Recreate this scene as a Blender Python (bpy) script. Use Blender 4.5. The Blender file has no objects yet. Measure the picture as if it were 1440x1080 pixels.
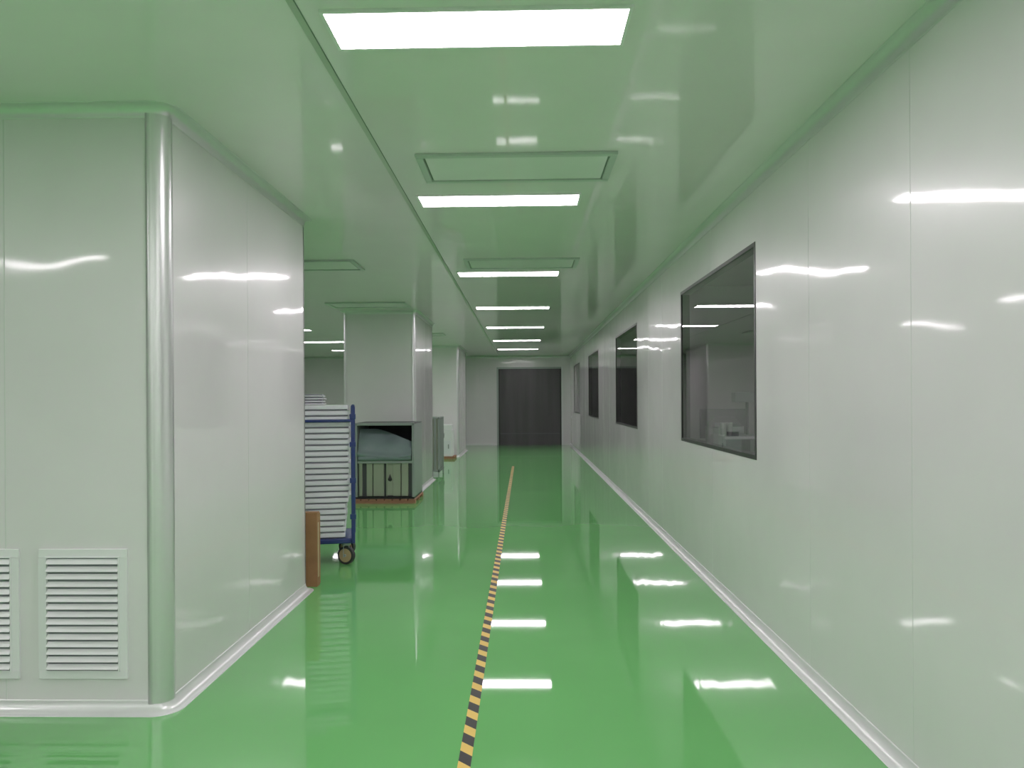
import bpy, bmesh, math, random
from mathutils import Matrix, Vector
random.seed(4)
sc = bpy.context.scene
CEIL = 3.13; XR = 1.63; XL = -1.85; YE = 27.0; XFL = -9.0; YB = -6.0

# ---------------------------------------------------------------- materials
def mat(name, col, rough=0.5, metal=0.0, spec=0.5, coat=0.0, coat_rough=0.05, bump=0.0, bscale=2.0,
        bstretch=(1,1,1), var=0.0, vscale=3.0, vstretch=(1,1,1), emit=None, estr=0.0, bdetail=1.0, bdist=0.05, coat_ior=1.5):
    m = bpy.data.materials.new(name); m.use_nodes = True
    nt = m.node_tree; N = nt.nodes; L = nt.links
    b = N["Principled BSDF"]
    b.inputs["Base Color"].default_value = (*col, 1)
    b.inputs["Roughness"].default_value = rough
    b.inputs["Metallic"].default_value = metal
    b.inputs["Specular IOR Level"].default_value = spec
    b.inputs["Coat Weight"].default_value = coat
    b.inputs["Coat Roughness"].default_value = coat_rough
    b.inputs["Coat IOR"].default_value = coat_ior
    if emit:
        b.inputs["Emission Color"].default_value = (*emit, 1)
        b.inputs["Emission Strength"].default_value = estr
    tc = N.new("ShaderNodeTexCoord")
    if bump > 0:
        mp = N.new("ShaderNodeMapping"); mp.inputs["Scale"].default_value = bstretch
        mp.inputs["Location"].default_value = (0.37,0.21,0.43); mp.inputs["Rotation"].default_value = (0.35,0.27,0.5)
        L.new(tc.outputs["Object"], mp.inputs["Vector"])
        n = N.new("ShaderNodeTexNoise"); n.inputs["Scale"].default_value = bscale; n.inputs["Detail"].default_value = bdetail
        L.new(mp.outputs[0], n.inputs["Vector"])
        bp = N.new("ShaderNodeBump"); bp.inputs["Strength"].default_value = bump; bp.inputs["Distance"].default_value = bdist
        L.new(n.outputs["Fac"], bp.inputs["Height"])
        L.new(bp.outputs[0], b.inputs["Normal"]); L.new(bp.outputs[0], b.inputs["Coat Normal"])
    mp = N.new("ShaderNodeMapping"); mp.inputs["Scale"].default_value = vstretch
    L.new(tc.outputs["Object"], mp.inputs["Vector"])
    n = N.new("ShaderNodeTexNoise"); n.inputs["Scale"].default_value = vscale; n.inputs["Detail"].default_value = 3
    L.new(mp.outputs[0], n.inputs["Vector"])
    r = N.new("ShaderNodeValToRGB")
    v = max(var, 0.01)
    r.color_ramp.elements[0].position = 0.3; r.color_ramp.elements[1].position = 0.7
    r.color_ramp.elements[0].color = (*[c*(1-v) for c in col], 1)
    r.color_ramp.elements[1].color = (*[min(1, c*(1+v)) for c in col], 1)
    L.new(n.outputs["Fac"], r.inputs[0]); L.new(r.outputs[0], b.inputs["Base Color"])
    return m

WALL = (0.77, 0.735, 0.765)
M_wall = mat("wall_panel_steel", WALL, 0.31, spec=0.9, coat=1.0, coat_rough=0.06, bump=0.14, bscale=1.3, bstretch=(1,1,1.5), var=0.015, bdetail=1.5)
M_ceil = mat("ceiling_panel_steel", (0.85,0.82,0.82), 0.35, spec=0.4, coat=0.8, coat_rough=0.04, bump=0.06, bscale=0.9, var=0.015)
M_floor = mat("green_epoxy", (0.14,0.44,0.135), 0.5, spec=0.0, coat=1.0, coat_rough=0.03, var=0.03, vscale=1.2)
M_alu = mat("anodised_aluminium", (0.74,0.74,0.75), 0.33, metal=0.7, var=0.02)
M_cove = mat("pvc_cove_white", (0.74,0.75,0.75), 0.3, metal=0.25, var=0.02)
M_seam = mat("panel_joint", (0.66,0.67,0.66), 0.35, var=0.02)
M_seamc = mat("ceiling_joint", (0.48,0.52,0.46), 0.5, var=0.05)
M_seamd = mat("dark_joint", (0.16,0.22,0.17), 0.5, var=0.05)
M_black = mat("black_gasket", (0.012,0.012,0.013), 0.35, var=0.05)
M_white = mat("white_paint", (0.80,0.80,0.82), 0.35, var=0.02)
M_whitep = mat("white_plastic_tray", (0.76,0.77,0.82), 0.35, var=0.03)
M_dark = mat("dark_cavity", (0.08,0.08,0.09), 0.6, var=0.05)
M_slatback = mat("vent_backing", (0.22,0.23,0.26), 0.6, var=0.05)
M_blue = mat("blue_powdercoat", (0.010,0.025,0.15), 0.35, var=0.06)
M_card = mat("cardboard", (0.30,0.15,0.065), 0.8, var=0.12, vscale=6)
M_wood = mat("pallet_wood", (0.36,0.17,0.10), 0.7, var=0.2, vscale=8, vstretch=(1,6,6))
M_rubber = mat("caster_rubber", (0.03,0.03,0.035), 0.6, var=0.05)
M_hub = mat("caster_hub", (0.50,0.36,0.20), 0.5, var=0.08)
M_cream = mat("cabinet_cream", (0.32,0.36,0.27), 0.4, var=0.04)
M_film = mat("grey_film", (0.20,0.25,0.27), 0.35, var=0.08, bump=0.3, bscale=6)
M_grey = mat("grey_metal", (0.33,0.37,0.36), 0.35, metal=0.3, var=0.04)
M_shade = mat("tray_gap_shade", (0.28,0.28,0.33), 0.6, var=0.04)  # shade between the stacked trays, painted as a darker colour
M_diff = mat("hepa_diffuser", (0.80,0.82,0.80), 0.35, spec=0.4, coat=0.5, var=0.02)
M_dframe = mat("hepa_frame", (0.52,0.58,0.54), 0.35, metal=0.2, var=0.03)
M_lightframe = mat("lamp_frame", (0.85,0.85,0.85), 0.4)
M_emit = mat("led_panel", (0.9,0.9,0.9), 0.5, emit=(1.0,0.90,0.965), estr=27.0)
M_emit2 = mat("added_light_near", (0.9,0.9,0.9), 0.5, emit=(1.0,0.94,0.97), estr=26.0)  # emission for the lamps added behind the glass
M_emit3 = mat("added_light_dim", (0.9,0.9,0.9), 0.5, emit=(1.0,0.93,0.93), estr=5.0)
M_door = mat("roller_curtain", (0.055,0.048,0.056), 0.30, spec=0.5, bump=0.2, bscale=1.5, bstretch=(3,1,0.3), var=0.25, vscale=1.2, vstretch=(3,1,0.2))
M_skin = mat("inner_room_wall", (0.50,0.49,0.49), 0.5, var=0.03)
M_skinf = mat("inner_room_floor", (0.22,0.28,0.23), 0.3, var=0.03)
M_steel = mat("brushed_steel", (0.6,0.6,0.6), 0.25, metal=0.9, var=0.05)

M_glass = bpy.data.materials.new("tinted_glass"); M_glass.use_nodes = True
nt = M_glass.node_tree; N = nt.nodes; N.clear()
o = N.new("ShaderNodeOutputMaterial"); mx = N.new("ShaderNodeMixShader"); tr = N.new("ShaderNodeBsdfTransparent")
gl = N.new("ShaderNodeBsdfGlossy"); fr = N.new("ShaderNodeFresnel"); fr.inputs[0].default_value = 2.0
tr.inputs[0].default_value = (0.72,0.71,0.72,1); gl.inputs["Roughness"].default_value = 0.0; gl.inputs["Color"].default_value = (0.9,0.9,0.9,1)
nt.links.new(fr.outputs[0], mx.inputs[0]); nt.links.new(tr.outputs[0], mx.inputs[1]); nt.links.new(gl.outputs[0], mx.inputs[2]); nt.links.new(mx.outputs[0], o.inputs[0])

M_tape = bpy.data.materials.new("hazard_tape"); M_tape.use_nodes = True
nt = M_tape.node_tree; N = nt.nodes; L = nt.links; b = N["Principled BSDF"]; b.inputs["Roughness"].default_value = 0.5; b.inputs["Specular IOR Level"].default_value = 0.3
tc = N.new("ShaderNodeTexCoord"); sp = N.new("ShaderNodeSeparateXYZ"); L.new(tc.outputs["Object"], sp.inputs[0])
a = N.new("ShaderNodeMath"); a.operation = 'ADD'; L.new(sp.outputs[0], a.inputs[0]); L.new(sp.outputs[1], a.inputs[1])
d = N.new("ShaderNodeMath"); d.operation = 'DIVIDE'; L.new(a.outputs[0], d.inputs[0]); d.inputs[1].default_value = 0.19
f = N.new("ShaderNodeMath"); f.operation = 'FRACT'; L.new(d.outputs[0], f.inputs[0])
g = N.new("ShaderNodeMath"); g.operation = 'GREATER_THAN'; L.new(f.outputs[0], g.inputs[0]); g.inputs[1].default_value = 0.47
c = N.new("ShaderNodeMix"); c.data_type = 'RGBA'; L.new(g.outputs[0], c.inputs[0])
c.inputs[6].default_value = (0.75,0.50,0.10,1); c.inputs[7].default_value = (0.012,0.012,0.011,1)
L.new(c.outputs[2], b.inputs["Base Color"])

# ---------------------------------------------------------------- builder
class B:
    def __init__(s, name): s.name=name; s.v=[]; s.f=[]; s.mi=[]; s.sm=[]; s.mats=[]
    def mid(s, m):
        if m not in s.mats: s.mats.append(m)
        return s.mats.index(m)
    def add(s, vs, fs, m, smooth=False, M=None):
        o=len(s.v)
        if M is not None: vs=[tuple(M@Vector(v)) for v in vs]
        s.v+=[tuple(v) for v in vs]; k=s.mid(m)
        for f in fs: s.f.append([i+o for i in f]); s.mi.append(k); s.sm.append(smooth)
    def box(s, x0,x1,y0,y1,z0,z1,m,M=None,bev=0.0):
        if bev>0:
            bm=bmesh.new(); bmesh.ops.create_cube(bm,size=1)
            for v in bm.verts: v.co=Vector(((x0+x1)/2+v.co.x*(x1-x0),(y0+y1)/2+v.co.y*(y1-y0),(z0+z1)/2+v.co.z*(z1-z0)))
            bmesh.ops.bevel(bm,geom=bm.edges[:],offset=bev,segments=2,affect='EDGES',profile=0.5)
            bm.verts.index_update(); s.add([v.co[:] for v in bm.verts],[[v.index for v in f.verts] for f in bm.faces],m,False,M); bm.free(); return
        vs=[(x0,y0,z0),(x1,y0,z0),(x1,y1,z0),(x0,y1,z0),(x0,y0,z1),(x1,y0,z1),(x1,y1,z1),(x0,y1,z1)]
        s.add(vs,[(0,3,2,1),(4,5,6,7),(0,1,5,4),(1,2,6,5),(2,3,7,6),(3,0,4,7)],m,False,M)
    def cyl(s,p0,p1,r,m,seg=20,M=None,r2=None):
        p0=Vector(p0);p1=Vector(p1);d=(p1-p0).normalized(); r2=r if r2 is None else r2
        u=d.orthogonal().normalized(); w=d.cross(u)
        vs=[];
        for p,rr in((p0,r),(p1,r2)):
            for i in range(seg):
                a=2*math.pi*i/seg; vs.append(tuple(p+u*math.cos(a)*rr+w*math.sin(a)*rr))
        s.add(vs,[(i,(i+1)%seg,seg+(i+1)%seg,seg+i) for i in range(seg)],m,True,M)
        s.add(vs,[tuple(range(seg))[::-1],tuple(range(seg,2*seg))],m,False,M)
    def prism(s,pts,z0,z1,m,smooth=False):
        n=len(pts); vs=[(x,y,z0) for x,y in pts]+[(x,y,z1) for x,y in pts]
        s.add(vs,[(i,(i+1)%n,n+(i+1)%n,n+i) for i in range(n)],m,smooth)
        s.add(vs,[tuple(range(n))[::-1],tuple(range(n,2*n))],m,False)
    def sweep(s,path,prof,m,smooth=True):
        n=len(path);P=[Vector(p) for p in path];vs=[];k=len(prof)
        for i in range(n):
            ds=[]
            if i>0: ds.append((P[i]-P[i-1]).normalized())
            if i<n-1: ds.append((P[i+1]-P[i]).normalized())
            ns=[Vector((d.y,-d.x)) for d in ds]
            if len(ns)==2:
                mm=(ns[0]+ns[1]).normalized(); mm=mm/max(0.3,mm.dot(ns[0]))
            else: mm=ns[0]
            for o,z in prof: q=P[i]+mm*o; vs.append((q.x,q.y,z))
        fs=[(i*k+j,i*k+j+1,(i+1)*k+j+1,(i+1)*k+j) for i in range(n-1) for j in range(k-1)]
        s.add(vs,fs,m,smooth)
    def done(s,loc=(0,0,0),rz=0.0,recalc=True):
        me=bpy.data.meshes.new(s.name); me.from_pydata(s.v,[],s.f)
        for m in s.mats: me.materials.append(m)
        me.polygons.foreach_set("material_index",s.mi); me.polygons.foreach_set("use_smooth",s.sm)
        me.update()
        if recalc:
            bm=bmesh.new(); bm.from_mesh(me); bmesh.ops.recalc_face_normals(bm,faces=bm.faces); bm.to_mesh(me); bm.free()
        ob=bpy.data.objects.new(s.name,me); sc.collection.objects.link(ob); ob.location=loc; ob.rotation_euler=(0,0,rz)
        return ob

def arc(cx,cy,r,a0,a1,n=10):
    return [(cx+r*math.cos(math.radians(a0+(a1-a0)*i/n)), cy+r*math.sin(math.radians(a0+(a1-a0)*i/n))) for i in range(n+1)]

R=0.055
def cove_prof(z, up):
    p=[(0.0,z+up*(R+0.008)),(0.004,z+up*(R+0.008)),(0.004,z+up*R)]
    for i in range(1,8):
        a=math.radians(90*i/8); p.append((0.004+R-R*math.cos(a), z+up*(R-R*math.sin(a)+0.003)))
    p+= [(R+0.004,z+up*0.003),(R+0.012,z+up*0.003),(R+0.012,z)]
    return p
def cove(name,path,floor=True,m=None):
    b=B(name); b.sweep(path,cove_prof(0.0 if floor else CEIL, 1 if floor else -1), m or (M_cove if floor else M_alu)); return b.done(recalc=False)

# ---------------------------------------------------------------- shell
b=B("floor"); b.box(XFL,XR+0.1,YB,YE+0.3,-0.1,0,M_floor); b.done()
b=B("ceiling"); b.box(XFL,XR+0.1,YB,YE+0.3,CEIL,CEIL+0.1,M_ceil); b.done()
b=B("trim_1"); b.box(-0.9,-0.872,YB,YE,CEIL-0.004,CEIL,M_seamc); b.box(-0.872,-0.868,YB,YE,CEIL-0.003,CEIL,M_seamd); b.done()

wins=[(-0.25,2.32),(5.43,8.0),(11.1,13.67),(16.85,19.42),(22.5,25.0)]
WZ0,WZ1=1.165,2.70
b=B("wall_right"); T=0.08
b.box(XR,XR+T,YB,YE,0,WZ0,M_wall); b.box(XR,XR+T,YB,YE,WZ1,CEIL,M_wall)
ys=[YB]+[v for w in wins for v in w]+[YE]
for i in range(0,len(ys),2): b.box(XR,XR+T,ys[i],ys[i+1],WZ0,WZ1,M_wall)
for y in [-4.7,-3.5,-2.4,-1.3,3.27,4.43,9.1,10.1,14.7,15.8,20.4,21.5,25.9]:
    b.box(XR-0.0012,XR,y-0.0015,y+0.0015,R,CEIL-R,M_seam)
for w in wins:
    y=(w[0]+w[1])/2
    b.box(XR-0.0012,XR,y-0.0015,y+0.0015,R,WZ0,M_seam); b.box(XR-0.0012,XR,y-0.0015,y+0.0015,WZ1,CEIL-R,M_seam)
b.done()
for i,w in enumerate(wins):
    b=B("window_%d"%(i+1)); t=0.03; x0,x1=XR-0.004,XR+T+0.004
    b.box(x0,x1,w[0],w[0]+t,WZ0,WZ1,M_black); b.box(x0,x1,w[1]-t,w[1],WZ0,WZ1,M_black)
    b.box(x0,x1,w[0]+t,w[1]-t,WZ0,WZ0+t,M_black); b.box(x0,x1,w[0]+t,w[1]-t,WZ1-t,WZ1,M_black)
    b.add([(XR+0.004,w[0]+t,WZ0+t),(XR+0.004,w[0]+t,WZ1-t),(XR+0.004,w[1]-t,WZ1-t),(XR+0.004,w[1]-t,WZ0+t)],[(0,1,2,3)],M_glass)
    b.done(recalc=False)
cove("baseboard_right",[(XR,YE),(XR,YB)]); cove("trim_2",[(XR,YE),(XR,YB)],False)

DX0,DX1,DZ=-0.9,1.31,2.68
b=B("wall_end_left"); b.box(XFL,DX0,YE,YE+0.1,0,CEIL,M_wall)
for x in [-7.6,-6.4,-5.2,-4.0,-2.1,-1.55]: b.box(x-0.003,x+0.003,YE-0.0015,YE,R,CEIL-R,M_seam)
b.done()
b=B("wall_end_right"); b.box(DX1,XR,YE,YE+0.1,0,CEIL,M_wall); b.done()
b=B("wall_end_header"); b.box(DX0,DX1,YE,YE+0.1,DZ,CEIL,M_wall); b.done()
cove("baseboard_end",[(XFL,YE),(DX0-0.06,YE)]); cove("trim_3",[(XFL,YE),(XR,YE)],False)
b=B("trim_7")
b.box(DX0-0.06,DX0,YE-0.03,YE,0,DZ+0.06,M_grey); b.box(DX1,DX1+0.06,YE-0.03,YE,0,DZ+0.06,M_white)
b.box(DX0,DX1,YE-0.03,YE,DZ,DZ+0.06,M_grey); b.done()
b=B("door_1")
b.box(DX0,DX0+0.06,YE+0.0,YE+0.08,0,DZ,M_black); b.box(DX1-0.06,DX1,YE+0.0,YE+0.08,0,DZ,M_black)
n=12
for i in range(n):
    z0=0.42+(DZ-0.42)*i/n; z1=0.42+(DZ-0.42)*(i+1)/n
    b.box(DX0+0.06,DX1-0.06,YE+0.03,YE+0.06,z0,z1-0.006,M_door)
    b.box(DX0+0.06,DX1-0.06,YE+0.033,YE+0.06,z1-0.006,z1,M_door)
b.box(DX0+0.06,DX1-0.06,YE+0.02,YE+0.06,0.385,0.42,M_dark)
b.box(DX0+0.06,DX1-0.06,YE+0.03,YE+0.06,0.0,0.385,M_door)
b.done()
b=B("wall_left"); b.box(XFL-0.1,XFL,YB,YE+0.1,0,CEIL,M_wall); b.done()
b=B("wall_back"); b.box(XFL,XR,YB-0.1,YB,0,CEIL,M_wall); b.done()

r1=0.065
c1=arc(XL-r1,3.92+r1,r1,-90,0,10); c2=arc(-1.90,6.42,0.05,0,90,6)
path=[(XFL,3.92)]+c1+c2+[(XFL,6.47)]
b=B("wall_partition"); b.prism(path,0,CEIL,M_wall)
for x in (-2.69,-3.89,-5.09): b.box(x-0.003,x+0.003,3.9185,3.92,R,CEIL-R,M_seam)
b.box(XL,XL+0.0012,5.11-0.002,5.11+0.002,R,CEIL-R,M_seam)
b.done()
cove("baseboard_partition",path); cove("trim_4",path,False)
oc=arc(XL-r1,3.92+r1,r1+0.006,-90,0,16)
pts=[(-1.945,3.92),(-1.945,3.913),(XL-r1-0.003,3.913)]+oc+[(XL+0.006,4.005),(XL,4.005)]
b=B("trim_5"); vs=[(x,y,z) for z in (0.03,CEIL-0.03) for x,y in pts]; n=len(pts)
b.add(vs,[(i,i+1,n+i+1,n+i) for i in range(n-1)],M_alu,True); b.done(recalc=False)
b=B("trim_6"); oc2=arc(-1.90,6.42,0.054,0,90,8); n=len(oc2)
b.add([(x,y,z) for z in (0.03,CEIL-0.03) for x,y in oc2],[(i,i+1,n+i+1,n+i) for i in range(n-1)],M_alu,True); b.done(recalc=False)

def pillar(x0,x1,y0,y1):
    r=0.05
    p=arc(x0+r,y0+r,r,180,270,6)+arc(x1-r,y0+r,r,270,360,6)+arc(x1-r,y1-r,r,0,90,6)+arc(x0+r,y1-r,r,90,180,6)
    b=B("pillar"); b.prism(p,0,CEIL,M_wall)
    xm=(y0+y1)/2; b.box(x1,x1+0.0015,xm-0.003,xm+0.003,R,CEIL-R,M_seam)
    for cx,cy,a in((x0+r,y0+r,180),(x1-r,y0+r,270),(x1-r,y1-r,0),(x0+r,y1-r,90)):
        q=arc(cx,cy,r+0.004,a,a+90,6); n=len(q)
        b.add([(x,y,z) for z in (0.03,CEIL-0.03) for x,y in q],[(i,i+1,n+i+1,n+i) for i in range(n-1)],M_alu,True)
    pc=p+[p[0]]
    b.sweep(pc,cove_prof(0,1),M_cove); b.sweep(pc,cove_prof(CEIL,-1),M_alu)
    b.done(recalc=False)
pillar(-3.08,XL,13.05,15.5)
pillar(-3.6,XL,21.6,24.4)

# ---------------------------------------------------------------- vents
def vent(x0):
    w,h=0.463,0.671; b=B("vent_grille"); fr=0.045
    b.box(0,w,-0.012,0,0,fr,M_white,bev=0.003); b.box(0,w,-0.012,0,h-fr,h,M_white,bev=0.003)
    b.box(0,fr,-0.012,0,fr,h-fr,M_white); b.box(w-fr,w,-0.012,0,fr,h-fr,M_white)
    for (a0,a1,c0,c1) in ((fr-.006,w-fr+.006,fr-.006,fr),(fr-.006,w-fr+.006,h-fr,h-fr+.006),(fr-.006,fr,fr,h-fr),(w-fr,w-fr+.006,fr,h-fr)):
        b.box(a0,a1,-0.018,-0.011,c0,c1,M_white)
    b.box(fr,w-fr,-0.003,-0.001,fr,h-fr,M_slatback)
    n=15
    for i in range(n):
        z=fr+(h-2*fr)*(i+0.5)/n
        M=Matrix.Translation((0,-0.015,z))@Matrix.Rotation(math.radians(55),4,'X')
        b.box(fr,w-fr,-0.0145,0.0145,-0.0013,0.0013,M_white,M=M)
    b.done(loc=(x0,3.92,0.172))
vent(-2.513); vent(-3.078)

# ---------------------------------------------------------------- ceiling fittings
def lamp(x,y):
    b=B("ceiling_light"); z=0
    b.box(-0.615,0.615,-0.165,-0.15,-0.012,0,M_lightframe); b.box(-0.615,0.615,0.15,0.165,-0.012,0,M_lightframe)
    b.box(-0.615,-0.6,-0.15,0.15,-0.012,0,M_lightframe); b.box(0.6,0.615,-0.15,0.15,-0.012,0,M_lightframe)
    b.box(-0.6,0.6,-0.15,0.15,-0.009,0,M_emit)
    b.done(loc=(x,y,CEIL))
for y in (-4.6,-2.1,0.5,3.15,5.87,9.3,12.75,16.2,19.8,23.2): lamp(-0.18,y)
for y in (-3.9,-0.55,2.2,9.3,12.75,16.4,19.8,23.2): lamp(-5.2,y)  # the one just in front of the partition is added to brighten the near area
for y in (-3.9,-0.55): lamp(-2.7,y)  # added lamps, out of view, to even out brightness near the camera

def diffuser(x0,y0):
    b=B("air_diffuser"); w,d=1.26,0.60; t=0.045
    b.box(0,w,0,t,-0.02,0,M_dframe,bev=0.004); b.box(0,w,d-t,d,-0.02,0,M_dframe,bev=0.004)
    b.box(0,t,t,d-t,-0.02,0,M_dframe,bev=0.004); b.box(w-t,w,t,d-t,-0.02,0,M_dframe,bev=0.004)
    b.box(t,w-t,t,d-t,-0.004,0,M_seamd)
    b.box(t+0.012,w-t-0.012,t+0.012,d-t-0.012,-0.012,-0.004,M_diff)
    b.done(loc=(x0,y0,CEIL))
for p in ((-0.67,4.75),(-0.65,8.3),(-3.1,8.3),(-3.1,11.9),(-3.1,17.5),(-0.66,-1.2)): diffuser(*p)

# ---------------------------------------------------------------- floor tape
b=B("hazard_tape"); b.box(-0.029,0.029,0,17.5,0,0.0012,M_tape); b.done(loc=(-0.272,1.0,0.0))

# ---------------------------------------------------------------- trolley
TL=(-1.665,7.42,0); TR=math.radians(12.0)
b=B("platform_trolley"); Lx,Ly=1.0,0.62
b.box(-Lx,0.01,0,Ly,0.215,0.262,M_blue,bev=0.008)
for x in (-Lx,-0.0):
    for y in (0.0,Ly):
        b.box(x-0.018,x+0.018,y-0.018,y+0.018,0.215,1.55,M_blue,bev=0.006)
    b.cyl((x,0,1.545),(x,Ly,1.545),0.017,M_blue)
    for z in (0.55,0.95,1.30): b.cyl((x,0,z),(x,Ly,z),0.010,M_blue,12)
for z in (0.45,0.8,1.15,1.42): b.box(-0.03,0.028,-0.022,0.010,z,z+0.05,M_blue,bev=0.004)
b.cyl((-Lx,-0.005,1.405),(0,-0.005,1.405),0.014,M_blue)
b.cyl((-Lx,Ly,1.405),(0,Ly,1.405),0.014,M_blue)
for x in (-0.07,-Lx+0.07):
    for y in (0.08,Ly-0.08):
        b.cyl((x,y,0.19),(x,y,0.215),0.045,M_grey)
        b.box(x-0.03,x-0.024,y-0.03,y+0.03,0.07,0.192,M_grey); b.box(x+0.024,x+0.03,y-0.03,y+0.03,0.07,0.192,M_grey)
        b.box(x-0.03,x+0.03,y-0.03,y+0.03,0.185,0.193,M_grey)
        Mr=Matrix.Translation((x,y,0))@Matrix.Rotation(math.radians(60),4,'Z')@Matrix.Translation((-x,-y,0))
        b.cyl((x-0.02,y,0.088),(x+0.02,y,0.088),0.088,M_rubber,28,M=Mr)
        b.cyl((x-0.024,y,0.088),(x+0.024,y,0.088),0.066,M_hub,24,M=Mr)
        b.cyl((x-0.034,y,0.088),(x+0.034,y,0.088),0.014,M_grey,12,M=Mr)
trolley=b.done(loc=TL,rz=TR)

b=B("tray_stack"); z=0.262; n=23; H=0.0565
for i in range(n):
    dx=random.uniform(-0.014,0.010); dy=random.uniform(-0.004,0.004)
    if z<0.6: dx-=0.035
    x0,x1,y0,y1=-0.93+dx,-0.035+dx,0.03+dy,0.585+dy
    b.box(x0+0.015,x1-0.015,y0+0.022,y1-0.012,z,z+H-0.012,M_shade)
    b.box(x0,x1,y0,y1,z+H-0.044,z+H-0.004,M_whitep,bev=0.004)
    z+=H
for i in range(4):
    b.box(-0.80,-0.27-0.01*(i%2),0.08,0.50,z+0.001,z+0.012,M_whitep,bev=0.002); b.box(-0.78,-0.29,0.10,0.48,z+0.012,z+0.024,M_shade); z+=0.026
b.done(loc=TL,rz=TR)

# ---------------------------------------------------------------- cardboard carton
b=B("cardboard_box")
b.box(-0.52,0,0,0.085,0,0.64,M_card,bev=0.004); b.box(-0.50,-0.012,0.09,0.15,0,0.62,M_card,bev=0.004)
b.box(-0.30,-0.24,-0.001,0.0,0.02,0.62,M_cream); b.box(-0.003,0.0008,0.02,0.06,0.08,0.55,M_hub)
b.done(loc=(-1.785,6.56,0))

# ---------------------------------------------------------------- wrapped workbench cabinet on pallet
b=B("wrapped_cabinet"); W,D=0.92,0.95
for y in (0.0,0.42,0.85): b.box(-0.02,W+0.02,y,y+0.1,0.0,0.045,M_wood)
for i in range(8): b.box(-0.02+i*0.122,-0.02+i*0.122+0.1,-0.01,D+0.01,0.045,0.068,M_wood)
b.box(0,W,0.03,D,0.068,0.10,M_black)
b.box(0.02,W-0.02,0.10,D-0.02,0.10,0.64,M_dark)
b.box(0.0,0.03,0.03,D,0.10,1.24,M_grey); b.box(W-0.035,W,0.03,D,0.10,1.24,M_grey)
for x0,x1 in ((0.05,0.10),(0.17,0.26),(0.275,0.44),(0.475,0.49),(0.58,0.70),(0.715,0.82)): b.box(x0,x1,0.06,0.11,0.11,0.63,M_cream,bev=0.006)
b.box(0.03,W-0.035,0.04,0.12,0.62,0.66,M_grey,bev=0.004)
M=Matrix.Translation((0.535,0.085,0.40)); b.box(-0.05,0.05,-0.01,0.03,-0.28,0.22,M_cream,M=M)
b.cyl((0.535,0.073,0.37),(0.535,0.068,0.37),0.032,M_black,20); b.cyl((0.535,0.0705,0.385),(0.535,0.0705,0.45),0.028,M_black,16,r2=0.002)
b.box(0.0,W,0.03,0.06,1.21,1.25,M_grey,bev=0.004); b.box(0,W,D-0.03,D,1.21,1.25,M_grey); b.box(0.03,W-0.035,D-0.02,D,0.64,1.21,M_dark)
b.box(0.0,W,0.06,D-0.03,1.235,1.25,M_dark)
nu,nv=28,16; vs=[]
for i in range(nu+1):
    u=i/nu
    top=1.15 if u<0.3 else 1.15-0.20*((u-0.3)/0.7)**1.2
    bot=0.70+0.05*(u-0.5)**2-(0.03*math.sin(u*3.1))
    for j in range(nv+1):
        v=j/nv
        zz=top+(bot-top)*v
        yy=0.25*(1-v)**1.5*(0.7+0.3*math.sin(u*5))-0.03*math.sin(v*math.pi)-(0.05 if v>0.75 else 0)*math.sin((v-0.75)*4*math.pi)+0.05
        vs.append((0.04+u*(W-0.085),yy+0.012*math.sin(u*14+v*5),zz))
b.add(vs,[(i*(nv+1)+j,(i+1)*(nv+1)+j,(i+1)*(nv+1)+j+1,i*(nv+1)+j+1) for i in range(nu) for j in range(nv)],M_film,True)
b.cyl((0.05,0.05,0.70),(W-0.05,0.05,0.71),0.045,M_film,20)
b.done(loc=(-2.63,11.85,0))

b=B("metal_rack")
b.box(0,0.6,0,0.9,0.10,0.14,M_grey)
for x in (0,0.57):
    for y in (0,0.87): b.box(x,x+0.03,y,y+0.03,0,1.24,M_grey)
b.box(0,0.6,0,0.9,1.21,1.24,M_grey); b.box(0.03,0.57,0.03,0.87,0.14,1.21,M_cream)
for i in range(7): b.box(0.57,0.595,0.06+i*0.12,0.10+i*0.12,0.14,1.21,M_grey)
for i in range(5): b.box(0.05+i*0.11,0.09+i*0.11,0.002,0.03,0.14,1.21,M_grey)
b.done(loc=(-2.37,15.95,0))

b=B("white_equipment_cabinet")
for y in (0,0.25,0.5): b.box(-0.03,0.68,y,y+0.09,0,0.05,M_wood)
b.box(-0.03,0.68,-0.01,0.6,0.05,0.07,M_wood)
b.box(0,0.62,0.02,0.58,0.07,0.78,M_white,bev=0.01); b.box(0.02,0.60,0.04,0.56,0.78,0.93,M_white,bev=0.02)
b.box(0.04,0.58,0.012,0.022,0.12,0.50,M_whitep,bev=0.003); b.box(0.08,0.40,0.01,0.022,0.58,0.70,M_dark); b.box(0.50,0.53,0.0,0.022,0.28,0.40,M_grey)
b.done(loc=(-2.57,20.75,0))

# ---------------------------------------------------------------- room behind the windows
X0,X1=XR+T,5.6
b=B("wall_inner_room")
b.box(X1,X1+0.1,YB,YE,0,CEIL,M_skin); b.box(X0,X1,YB-0.1,YB,0,CEIL,M_skin); b.box(X0,X1,YE,YE+0.1,0,CEIL,M_skin); b.done()
b=B("wall_inner_divider"); b.box(X0,X1,10.5,10.6,0,CEIL,M_skin); b.done()
b=B("floor_inner_room"); b.box(XR+0.1,X1,YB,YE,-0.1,0,M_skinf); b.done()
b=B("ceiling_inner_room"); b.box(XR+0.1,X1,YB,YE,CEIL,CEIL+0.1,M_skin); b.done()
for y,mm in ((1.0,M_emit3),(6.0,M_emit2),(17.0,M_emit3)):  # added lamps, brighten the room seen through the glass
    b=B("added_inner_light"); b.box(-0.6,0.6,-0.15,0.15,-0.012,0,mm); b.done(loc=(4.2,y,CEIL))
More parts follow.
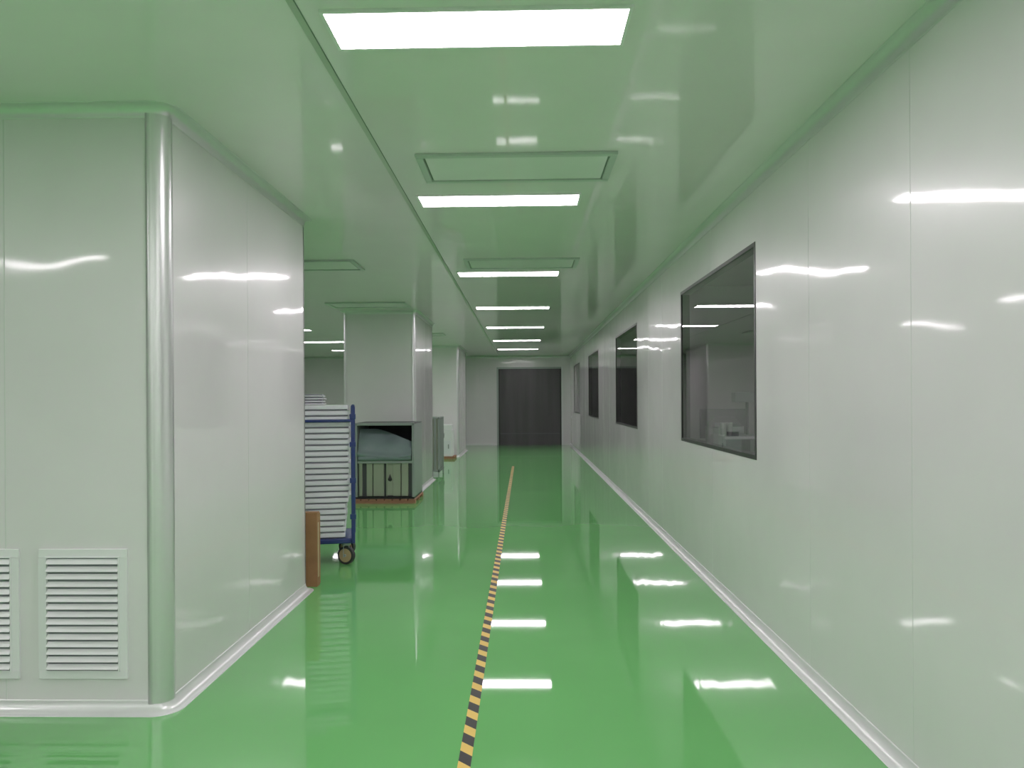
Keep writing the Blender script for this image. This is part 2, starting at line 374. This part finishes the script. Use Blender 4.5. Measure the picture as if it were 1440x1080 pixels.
b=B("steel_workbench")
b.box(0,0.8,0,1.9,0.96,1.0,M_steel,bev=0.004); b.box(0.04,0.76,0.05,1.85,0.25,0.27,M_steel)
for x in (0.03,0.77):
    for y in (0.04,1.86): b.cyl((x,y,0),(x,y,0.96),0.02,M_steel)
b.done(loc=(1.85,7.3,0))
b=B("bench_instrument")
b.box(0,0.46,0,0.5,0,0.24,M_grey,bev=0.02); b.box(0.03,0.26,-0.008,0.0,0.05,0.20,M_dark); b.cyl((0.10,0.25,0.24),(0.10,0.25,0.36),0.06,M_steel)
b.cyl((0.36,-0.03,0.11),(0.36,0,0.11),0.06,M_black,24); b.cyl((0.36,-0.035,0.11),(0.36,-0.03,0.11),0.04,M_white,24)
b.cyl((0.32,0.3,0.24),(0.32,0.3,0.60),0.015,M_dark); b.box(0.18,0.40,0.24,0.36,0.56,0.66,M_grey,bev=0.01)
b.box(0.02,0.44,-0.012,0.0,0.21,0.235,M_white)
b.done(loc=(1.9,7.4,1.0))
b=B("bench_centrifuge")
b.cyl((0.2,0.2,0),(0.2,0.2,0.30),0.2,M_grey,32); b.cyl((0.2,0.2,0.30),(0.2,0.2,0.40),0.19,M_dark,32,r2=0.10); b.box(0.08,0.32,-0.02,0.02,0.05,0.15,M_white)
b.done(loc=(1.95,8.1,1.0))
b=B("bench_monitor")
b.box(-0.15,0.15,-0.1,0.1,0,0.02,M_dark); b.cyl((0,0,0.02),(0,0,0.2),0.02,M_dark); b.box(-0.28,0.28,-0.03,0.01,0.14,0.48,M_dark,bev=0.008)
b.done(loc=(2.3,8.9,1.0))

# ---------------------------------------------------------------- world / camera / colour
w=bpy.data.worlds.new("w"); sc.world=w; w.use_nodes=True
w.node_tree.nodes["Background"].inputs[0].default_value=(0.5,0.55,0.5,1); w.node_tree.nodes["Background"].inputs[1].default_value=0.1
cd=bpy.data.cameras.new("camera"); cam=bpy.data.objects.new("camera",cd); sc.collection.objects.link(cam); sc.camera=cam
cd.sensor_width=36; cd.lens=27.0; cd.shift_y=22/1440; cd.clip_start=0.05; cd.clip_end=100
yaw=1.3
cd.shift_x=-(17-1080*math.tan(math.radians(yaw)))/1440
cam.matrix_world=Matrix.Translation((0,0,1.6))@Matrix.Rotation(math.radians(yaw),4,'Z')@Matrix.Rotation(math.radians(90),4,'X')@Matrix.Rotation(math.radians(-0.35),4,'Z')
sc.view_settings.view_transform='Standard'; sc.view_settings.look='None'; sc.view_settings.exposure=0.0; sc.view_settings.gamma=1.12
